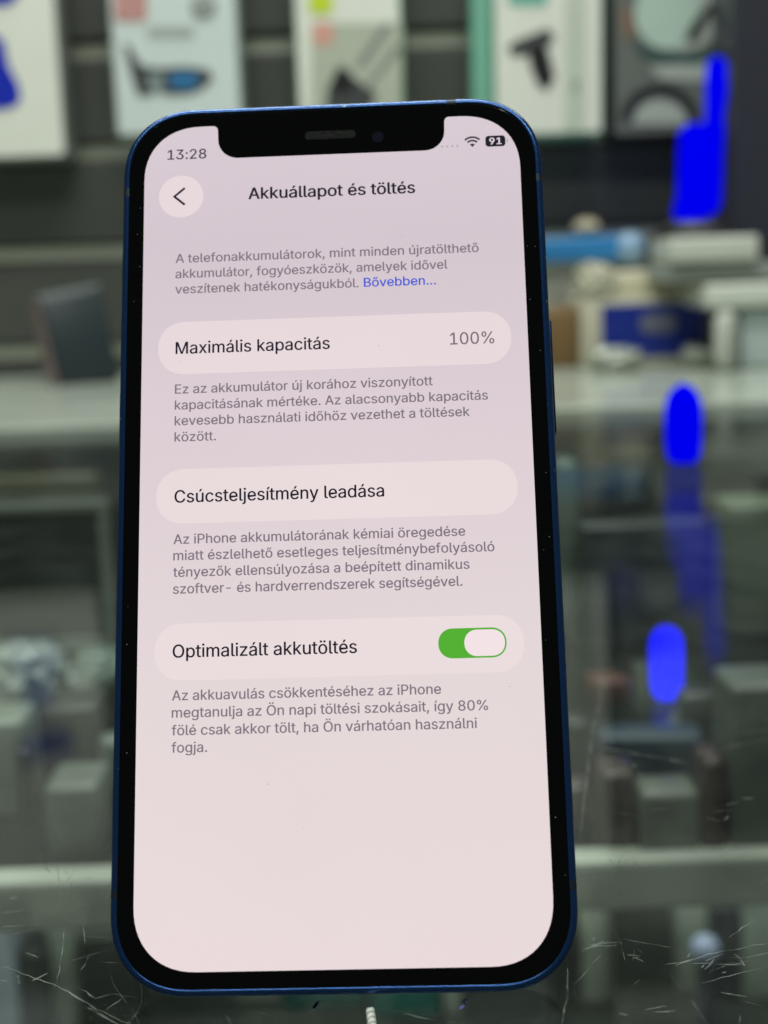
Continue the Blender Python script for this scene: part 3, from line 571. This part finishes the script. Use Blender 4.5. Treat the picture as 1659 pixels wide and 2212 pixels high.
pr('printed_lens', rrect(368, 428, 156, 192, 12, 4), mat('print_lens_blue', (.03, .16, .34), .3), .0009)
pr('printed_stand', rrect(322, 352, 160, 196, 6, 4), mat('print_grey_blue', (.22, .28, .28), .3), .0009)
r, pr = package(645, 878, 300, ZT1, 'white package with a lime square and a pale red round badge at its upper left', CARDW, mat('side_dark_green', (.05, .20, .11), .4))
pr('lime_square', rrect(668, 718, -90, 30, 6, 4), mat('print_lime', (.52, .66, .02), .4))
pr('round_badge', ell(698, 74, 25, 27), mat('print_salmon', (.62, .33, .26), .4))
pr('grey_field', rrect(672, 868, 50, 320, 6, 4), mat('print_field', (.42, .46, .37), .4), .0001)
pr('printed_plug', [(735, 140), (760, 165), (815, 205), (790, 260), (700, 260), (708, 190)], DGR)
pr('printed_plug', [(726, 150), (752, 150), (768, 185), (740, 205), (716, 195)], BLK, .0009)
pr('printed_cable', [(832, 48), (846, 58), (782, 150), (768, 142)], MGR); pr('printed_cable', [(856, 96), (868, 104), (800, 190), (790, 182)], MGR)
r, pr = package(1066, 1304, 294, ZT1, 'white package with green side showing a black clip mount', CARDW, mat('side_green', (.13, .36, .25), .4), tilt=.01)
pr('teal_band', rrect(1096, 1178, -80, 12, 5, 4), mat('print_teal', (.12, .44, .33), .4))
pr('printed_mount', [(1096, 100), (1120, 86), (1180, 62), (1196, 78), (1186, 96), (1150, 108), (1128, 122), (1100, 120)], DGR)
pr('printed_mount', [(1136, 106), (1176, 94), (1190, 140), (1196, 168), (1180, 194), (1162, 186), (1146, 150)], BLK, .0009)
pr('printed_mark', rrect(1236, 1246, 172, 196, 4, 3), MGR)
pr('printed_panel', rrect(1218, 1262, -60, 285, 6, 4), mat('print_panel', (.50, .56, .46), .4), .0001)
obj('green_edge', box(-r['w']/2-.020, -r['w']/2-.001, .002, .05, 0, r['h'], .002), mat('side_mint', (.17, .42, .30), .35), r)
r, pr = package(1322, 1575, 292, ZT1, 'dark grey package with white ovals, a teal curve and a black clip', mat('package_dark', (.13, .145, .13), .35, 0, .1, 20), BLK)
pr('white_field', ell(1470, 20, 92, 92), LGR); pr('white_field', ell(1440, 30, 70, 78), mat('print_pale_green', (.42, .55, .46), .4), .0006)
pr('orange_mark', [(1342, 20), (1362, 20), (1366, 80), (1350, 84)], mat('print_brown', (.22, .12, .07), .4), .0009)
pr('teal_curve', [(1372, 84), (1390, 104), (1430, 118), (1500, 118), (1560, 108), (1560, 124), (1500, 138), (1420, 136), (1376, 112)], mat('print_dark_teal', (.02, .07, .065), .4), .0009)
pr('white_field', [(1400, 142), (1560, 132), (1560, 180), (1500, 176), (1430, 172)], LGR)
pr('printed_clip', [(1528, 8), (1540, 16), (1506, 82), (1490, 94), (1478, 82), (1500, 44)], BLK, .0012)
pr('printed_arc', ell(1425, 262, 84, 80, 180, 360)+ell(1425, 262, 62, 58, 360, 180), BLK, .0006)
pr('white_field', ell(1425, 268, 58, 52, 180, 360), LGR, .0004)
# upper row, seen only mirrored in the counter glass
lab = ['pale package in the upper row with a dark picture, mirrored in the counter glass', 'pale package in the upper row with a green edge, mirrored in the counter glass']
for i, (x, w, c) in enumerate(((-.62, .13, CARDW), (-.42, .10, CARDB), (-.25, .12, LGR), (-.06, .10, CARDW), (.11, .12, CARDB), (.29, .10, CARDW), (.45, .13, LGR), (.64, .11, CARDW))):
    r = thing('hanging_package', ('white', 'bluish', 'grey', 'white', 'bluish', 'white', 'grey', 'white')[i] + ' package of the row above the photo, %s, mirrored in the counter' % ('far left', 'second from left', 'third from left', 'left of the middle', 'right of the middle', 'third from right', 'second from right', 'far right')[i], 'package', (x, 1.49, .66+.02*(i % 3)), 0, 'packages hanging on the slotted panel')
    obj('box', box(-w/2, w/2, 0, .05, 0, .24, .004), c, r)
    obj('printed_picture', wallplate(rrect(-w*.3, w*.3, .05, .13, .01, 4), -.0012, -.0002), (BLK, DGR, PB, DGR)[i % 4], r)

# right pillar
p0, p1 = at(1580, 520, 1.40), at(1740, 520, 1.40)
structure('pillar', box(p0.x, p1.x, 1.40, 1.545, .001, 1.6, .004), mat('pillar_dark', (.030, .032, .042), .35))

# ------------------------------------------------------------------ blue lamp on a black base
def boxat(name, label, cat, x0, x1, y0, y1, Y, dep, m, bev=.003, rot=0, group=None, rest=None, part='body'):
    a, b = at(x0, (y0+y1)/2, Y), at(x1, (y0+y1)/2, Y); t, u = at((x0+x1)/2, y0, Y), at((x0+x1)/2, y1, Y)
    zb = u.z if rest is None else rest; w, h = b.x-a.x, t.z-zb
    r = thing(name, label, cat, ((a.x+b.x)/2, Y, zb), rot, group)
    obj(part, box(-w/2, w/2, 0, dep, 0, h, bev), m, r, True)
    r['w'] = w; r['h'] = h
    return r
WHB = mat('box_white', (.56, .59, .52), .4, 0, .12, 25); CRM = mat('box_cream', (.52, .50, .38), .5, 0, .12, 20)
YL = 1.30
zs = at(1520, 508, YL).z
b1 = boxat('carton', 'white carton under the glowing blue lamp', 'box', 1448, 1640, 512, 566, YL-.03, .09, WHB, rest=None)
b1z = b1.location.z
b2 = boxat('carton', 'grey green flat box beneath the white carton of the lamp', 'box', 1440, 1700, 568, 606, YL-.02, .10, mat('box_grey', (.26, .29, .26), .4, 0, .2, 15))
b3 = boxat('carton', 'white glossy box with a rounded top edge at the right of the blue box', 'box', 1528, 1730, 612, 664, YL-.04, .12, mat('box_gloss_white', (.62, .66, .58), .25, 0, .2, 20))
b4 = boxat('carton', 'pale blue box standing at the right edge of the photo', 'box', 1602, 1760, 668, 790, YL-.03, .12, mat('box_pale_blue', (.45, .53, .52), .3, 0, .15, 15), rest=.001)
b5 = boxat('bottle', 'small white upright bottle between blue box and pale blue box', 'bottle', 1552, 1598, 668, 778, YL-.05, .03, WHB, .012, rest=.001)
b1.location.z = zs - .002 - b1['h']
lamp = thing('blue_lamp', 'bottle shaped lamp glowing saturated blue on a black round base', 'lamp', (at(1515, 500, YL).x, YL+.02, zs))
px = 1.32/FPX
LB = bpy.data.materials.new('blue_glow'); LB.use_nodes = True
e = LB.node_tree.nodes['Principled BSDF']; e.inputs['Base Color'].default_value = (.0, .0, .03, 1); e.inputs['Specular IOR Level'].default_value = 0; e.inputs['Roughness'].default_value = 1
e.inputs['Emission Color'].default_value = (.0, .0, 1, 1); e.inputs['Emission Strength'].default_value = 0.86
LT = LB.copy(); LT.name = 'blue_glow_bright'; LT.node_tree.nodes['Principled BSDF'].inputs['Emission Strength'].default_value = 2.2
LN = LB
prof_b = [(.036, 0), (.037, .004), (.030, .012), (.016, .014)]
obj('base', lathe([(r_, z_) for r_, z_ in prof_b]), BLK, lamp, True)
def glow(name, pts, m):
    bmL = wallplate([((x-1515)*px, (478-y)*px+.014) for x, y in pts], -.011, .011)
    bmesh.ops.bevel(bmL, geom=[e_ for e_ in bmL.edges if abs(e_.verts[0].co.y-e_.verts[1].co.y) < 1e-6], offset=.003, segments=3, affect='EDGES')
    return obj(name, bmL, m, lamp, True)
glow('glowing_body', [(1470, 470), (1482, 480), (1508, 480), (1536, 472), (1558, 460), (1563, 440), (1567, 330), (1570, 280), (1500, 280), (1484, 288), (1480, 330), (1477, 430), (1470, 450)], LB)
glow('glowing_neck', [(1537, 278), (1566, 278), (1575, 220), (1574, 162), (1566, 150), (1554, 147), (1542, 152), (1538, 180)], LN)
vs = at(1476, 1003, .70)  # added glowing capsules stand in for blue lamp reflections in the glass
tip = thing('reflection_capsule', 'small added capsule in place of a blue reflection on the counter glass, the upper of the two', 'glow spot', (vs.x, .70, .0002))
vt = at(1440, 1519, .685)
tip2 = thing('reflection_capsule', 'small added capsule in place of a blue reflection inside the glass counter, the lower of the two', 'glow spot', (vt.x, .685, -.1150))
obj('reflection_glow', lathe([(.0045, 0), (.0065, .002), (.0074, .007), (.0078, .024), (.0072, .030), (.005, .034), (.002, .0355)], 24), LT, tip2, True)
obj('reflection_glow', lathe([(.0055, 0), (.0078, .002), (.0088, .008), (.0092, .024), (.0084, .031), (.0055, .036), (.002, .0385)], 24), LB, tip, True)

# ------------------------------------------------------------------ clutter on the worktop
def crumple(name, label, cat, x0, x1, y0, y1, Y, m, seed, dep=.05, rest=None):
    random.seed(seed)
    a, b = at(x0, y1, Y), at(x1, y1, Y); t = at(x0, y0, Y); zb = rest if rest is not None else a.z; w = b.x-a.x; h = max(.004, t.z-zb)
    bm = bmesh.new(); bmesh.ops.create_icosphere(bm, subdivisions=3, radius=1)
    for v in bm.verts:
        k = random.uniform(.72, 1.1); c = v.co*k
        c = Vector((math.copysign(abs(c.x)**.7, c.x), math.copysign(abs(c.y)**.7, c.y), math.copysign(abs(c.z)**.8, c.z)))
        v.co = Vector((c.x*w/2, c.y*dep/2, max(0, (c.z+.75)/1.75*h)))
    r = thing(name, label, cat, ((a.x+b.x)/2, Y, zb)); obj('bag', bm, m, r); return r
PLB = mat('plastic_bag', (.30, .33, .27), .22, 0, .2, 40, coat=.4)
r = boxat('carton', 'cream carton with a large dark blue label, on the worktop', 'box', 1256, 1526, 638, 790, 1.36, .13, CRM, rest=.001)
w, h = r['w'], r['h']
obj('blue_label', wallplate(rrect(-w/2+.019, w/2-.002, .008, h-.008, .002, 3), -.0012, -.0001), mat('label_blue', (.008, .025, .26), .3), r)
obj('emblem', wallplate(rrect(-.004, .030, .030, .048, .008, 4), -.002, -.0013), mat('emblem_grey', (.16, .17, .24), .4), r)
crumple('plastic_bag', 'crumpled clear bag in front of the blue label, lower left', 'bag', 1270, 1390, 750, 800, 1.31, PLB, 1, rest=.001)
crumple('plastic_bag', 'crumpled clear bag in front of the blue label, lower right', 'bag', 1470, 1540, 746, 800, 1.32, PLB, 2, rest=.001)
CC = r.location.z + h
r = boxat('paper_stack', 'stack of cream papers on top of the blue labelled carton', 'papers', 1290, 1510, 584, 636, 1.385, .09, mat('paper_cream', (.60, .58, .42), .6, 0, .2, 14), rest=CC+.0005)
crumple('plastic_bag', 'pale yellow crumpled wrapper at the left on the paper stack', 'wrapper', 1240, 1330, 566, 640, 1.375, mat('wrapper_cream', (.44, .43, .32), .4), 3, .04, rest=CC+.0005)
r = boxat('carton', 'brown cardboard box to the left of the blue labelled carton', 'box', 1150, 1252, 668, 800, 1.37, .1, mat('cardboard_brown', (.17, .10, .035), .6, 0, .2, 20), rest=.001)
r = boxat('carton', 'narrow white box standing behind the brown cardboard box', 'box', 1160, 1262, 560, 800, 1.475, .05, WHB, rest=.001)
zb = CC + .03
r = boxat('cable_box', 'bright blue box lying above the cream papers beside the phone', 'box', 1150, 1340, 512, 566, 1.45, .07, mat('box_bright_blue', (.025, .20, .46), .35, 0, .2, 20))
r = boxat('light_roll', 'pale blue roll at the right end of the bright blue box', 'roll', 1335, 1400, 500, 572, 1.44, .05, mat('roll_pale_blue', (.22, .36, .50), .35), .014)
r = boxat('beige_pouch', 'small beige pouch behind the bright blue box', 'pouch', 1245, 1300, 470, 516, 1.47, .04, mat('pouch_beige', (.36, .32, .22), .6), .012)
# leaning dark case with a pink side
zc = .001
a, b = at(128, 812, 1.36), at(228, 812, 1.36)
r = thing('case_box', 'dark box with a pinkish side leaning beside the phone, on the left worktop', 'box', ((a.x+b.x)/2+.004, 1.38, .001), radians(24)); r.rotation_euler = (radians(-10), radians(-8), radians(24))
w = .061; h = .090
obj('body', box(-w/2, w/2, 0, .045, 0, h, .004), mat('case_dark', (.020, .030, .034), .35, 0, .2, 30), r, True)
obj('pink_side', box(-w/2-.0015, -w/2-.0001, .001, .044, .001, h-.001), mat('case_pink', (.22, .15, .15), .4), r)
obj('pale_lid', box(-w/2, w/2, .001, .044, h+.0001, h+.002), mat('case_lid', (.24, .28, .28), .4), r)

# ------------------------------------------------------------------ goods inside the case
DK = mat('goods_dark', (.025, .032, .028), .3, 0, .4, 25, coat=.3); PG = mat('goods_pale', (.22, .26, .22), .35, 0, .25, 25, coat=.2)
ZS = -.1150
def onshelf(name, label, x0, x1, y0, y1, dep, m, edge=None, Z=ZS, rot=0, bev=.003):
    """box standing on a shelf; x0..x1 and top y0 on the picture grid, y1 its foot"""
    ys = .4
    for _ in range(30):                    # depth at which the foot meets the shelf
        zz = at((x0+x1)/2, y1, ys).z; ys *= (CAMH - Z)/(CAMH - zz)
    r = boxat(name, label, 'package', x0, x1, y0, y1, ys, dep, m, bev, rot, 'goods inside the glass counter', rest=Z+.0005)
    if edge:
        w, h = r['w'], r['h']
        fr = bmesh.new()
        for q in ((-w/2, -w/2+.006, 0, h), (w/2-.006, w/2, 0, h), (-w/2+.0061, w/2-.0061, 0, .008), (-w/2+.0061, w/2-.0061, h-.005, h)): box(q[0], q[1], -.004, -.0001, q[2], q[3], .001, fr)
        obj('blister_edge', fr, edge, r)
    return r
onshelf('blister_pack', 'dark pack with a pale plastic rim on the shelf, at the far left', -40, 245, 1085, 1410, .03, DK, PG)
onshelf('blister_pack', 'olive brown pack lying low at the back of the shelf, left', -60, 215, 1030, 1330, .02, mat('goods_olive', (.075, .075, .040), .4), None)
onshelf('blister_pack', 'narrow pale pack on the shelf beside the right edge of the phone', 1205, 1252, 1000, 1385, .03, mat('goods_pale_b', (.16, .20, .16), .35), None)
onshelf('blister_pack', 'dark pack on the shelf right of the phone with a pale picture', 1256, 1530, 1130, 1400, .02, mat('goods_dark_b', (.045, .055, .05), .3, 0, .3, 20), None)
r = onshelf('blister_pack', 'pale green box standing on the shelf at the right edge', 1575, 1740, 1090, 1375, .04, mat('goods_green', (.17, .21, .14), .4, 0, .2, 20), None)
def clump(label, x0, x1, y0, y1, seed, m, Z=ZS):
    ys = .4
    for _ in range(30):
        zz = at((x0+x1)/2, y1, ys).z; ys *= (CAMH - Z)/(CAMH - zz)
    return crumple('plastic_bag', label, 'bag', x0, x1, y0, y1, ys, m, seed, .05, rest=Z+.0005)
PB2 = mat('plastic_bag_clear', (.36, .41, .37), .4, 0, .2, 60, coat=.5)
clump('bright crumpled plastic bag on the shelf at the left edge', -30, 142, 1395, 1500, 11, PB2)
clump('small crumpled plastic bag on the shelf left of the phone', 150, 275, 1410, 1478, 12, mat('plastic_bag_dim', (.20, .26, .22), .25, 0, .2, 60, coat=.4))
def flat(label, x0, x1, y0, y1, m, th=.012, name='flat_pack', Z=ZS, rot=0):
    def dep(px_, py_):
        ys = .4
        for _ in range(30): ys *= (CAMH - Z - th)/(CAMH - at(px_, py_, ys).z)
        return ys
    xm = (x0+x1)/2; ya, yb = dep(xm, y1), dep(xm, y0); ym = (ya+yb)/2
    pa, pb = at(x0, (y0+y1)/2, ym), at(x1, (y0+y1)/2, ym)
    r = thing(name, label, 'package', ((pa.x+pb.x)/2, ym, Z+.0005), rot, 'goods inside the glass counter')
    w = pb.x-pa.x; d = yb-ya
    obj('body', box(-w/2, w/2, -d/2, d/2, 0, th, min(.003, th*.3)), m, r, True); return r
gm = lambda n, c: mat(n, c, .4, 0, .75, 45, .6, coat=.15)
onshelf('boxed_item', 'pale green low box on the shelf at the left edge of the photo', -70, 55, 1560, 1770, .03, PG)
onshelf('boxed_item', 'dark low box on the shelf left of the phone', 80, 215, 1530, 1690, .03, gm('goods_black', (.02, .026, .022)))
onshelf('boxed_item', 'greyish green low box on the shelf just left of the phone', 95, 215, 1700, 1858, .03, gm('goods_mid', (.13, .155, .13)))
onshelf('boxed_item', 'reddish brown low box on the shelf right of the phone', 1290, 1372, 1470, 1530, .02, gm('goods_red', (.11, .045, .035)), rot=.3)
onshelf('boxed_item', 'dark bluish box on the shelf right of the phone', 1290, 1520, 1590, 1690, .02, gm('goods_navy', (.025, .045, .07)), rot=-.1)
onshelf('boxed_item', 'grey green box on the shelf below the dark bluish box', 1382, 1515, 1712, 1850, .02, gm('goods_sage', (.11, .125, .10)))
onshelf('boxed_item', 'brown box on the shelf beside the grey green box', 1300, 1376, 1670, 1846, .02, gm('goods_brown', (.07, .05, .045)))
onshelf('boxed_item', 'dark reddish box on the shelf right of the grey green box', 1519, 1572, 1640, 1846, .02, gm('goods_maroon', (.06, .035, .035)))
onshelf('boxed_item', 'pale box on the shelf at the right edge, nearest the rail', 1577, 1760, 1480, 1840, .03, gm('goods_sage_b', (.12, .14, .115)))
random.seed(21)
SMALL = [('narrow grey tube', 1440, 1462, 1555, 1650, (.16, .19, .16)), ('dark cable box', 1225, 1285, 1560, 1700, (.03, .035, .03)), ('thin pale green box', 1384, 1404, 1440, 1560, (.16, .20, .16)),
 ('small black box', 1470, 1560, 1500, 1600, (.02, .022, .022)), ('slim brownish box', 1215, 1262, 1700, 1800, (.07, .06, .05)), ('small pale box', 225, 280, 1600, 1720, (.20, .24, .20)), ('thin dark box', 40, 78, 1620, 1790, (.025, .03, .028)),
 ('small grey box', 150, 200, 1480, 1560, (.12, .14, .12)), ('narrow white box', 10, 50, 1480, 1560, (.30, .34, .30)), ('narrow dark green box', 250, 275, 1700, 1850, (.03, .06, .045))]
for nm_, x0, x1, y0, y1, c in SMALL:
    onshelf('small_box', nm_ + (' among the goods on the shelf, right of the phone' if x0 > 800 else ' among the goods on the shelf, left of the phone'), x0, x1, y0, y1, .015, mat('small_' + nm_.replace(' ', '_'), c, .35, 0, .6, 60, .4, coat=.3), rot=random.uniform(-.5, .5))
# lower goods on the case floor: boxes standing in a row
ZF = -.385
row = [(-80, 36, 1985, (.55, .62, .72), 'bluish white box in the lowest row at the left edge'),
 (48, 105, 2060, (.03, .035, .032), 'dark box in the lowest row near the left edge'),
 (112, 168, 1990, (.6, .66, .56), 'pale box in the lowest row left, before the dark gap'),
 (180, 300, 2020, (.025, .03, .027), 'black box in the lowest row below the phone corner'),
 (310, 480, 2040, (.05, .06, .05), 'dark grey box in the lowest row below the phone, left'),
 (495, 612, 1990, (.62, .68, .54), 'pale green box in the lowest row below the phone'),
 (618, 790, 2000, (.04, .24, .20), 'dark teal box in the lowest row left of the cord'),
 (800, 950, 2000, (.05, .30, .25), 'teal box in the lowest row right of the cord'),
 (960, 1000, 2050, (.58, .64, .54), 'thin pale box in the lowest row'),
 (1010, 1180, 2010, (.07, .085, .07), 'grey box in the lowest row below the phone, right'),
 (1190, 1250, 1990, (.04, .045, .04), 'dark thin box in the lowest row beside the phone corner'),
 (1258, 1318, 1960, (.62, .68, .56), 'pale narrow box in the lowest row right of the phone corner'),
 (1325, 1450, 1930, (.045, .05, .045), 'dark box in the lowest row between two pale boxes'),
 (1460, 1530, 1950, (.58, .64, .54), 'pale narrow box in the lowest row, right of the dark one'),
 (1540, 1600, 1960, (.03, .035, .05), 'dark bluish box in the lowest row near the right edge'),
 (1606, 1720, 1940, (.50, .56, .48), 'pale box in the lowest row at the right edge')]
random.seed(3)
for i, (x0, x1, y0, c, lb) in enumerate(row):
    Y = .86 + random.uniform(-.04, .04)
    boxat('boxed_item', lb, 'box', x0, x1, y0, 2400, Y, .06, mat('row_box_%d' % i, c, .35, 0, .7, 40, coat=.2), .002, random.uniform(-.05, .05), 'boxes in the lowest row of the counter', rest=ZF+.0005)
r = thing('glint_ball', 'small added pale blue ball in place of a blurred glint, lowest row at the right', 'ball', tuple(at(1522, 2050, .76)))  # added ball on a stem: a blurred highlight built as a pale shape
bmq = bmesh.new(); bmesh.ops.create_icosphere(bmq, subdivisions=3, radius=1)
for v in bmq.verts: v.co = Vector((v.co.x*.0085, v.co.y*.007, v.co.z*.0085))
obj('glint_body', bmq, mat('glint_pale_blue', (.60, .66, .95), .2), r, True)
r.location.z = r.location.z
hs = r.location.z - .0085 - ZF
obj('stem', box(-.004, .004, -.004, .004, -.0085-hs+.0005, -.0083, .001), mat('glint_stem', (.08, .09, .12), .4), r)
for o in list(S.objects):
    for k in ('w', 'h'):
        if k in o: del o[k]
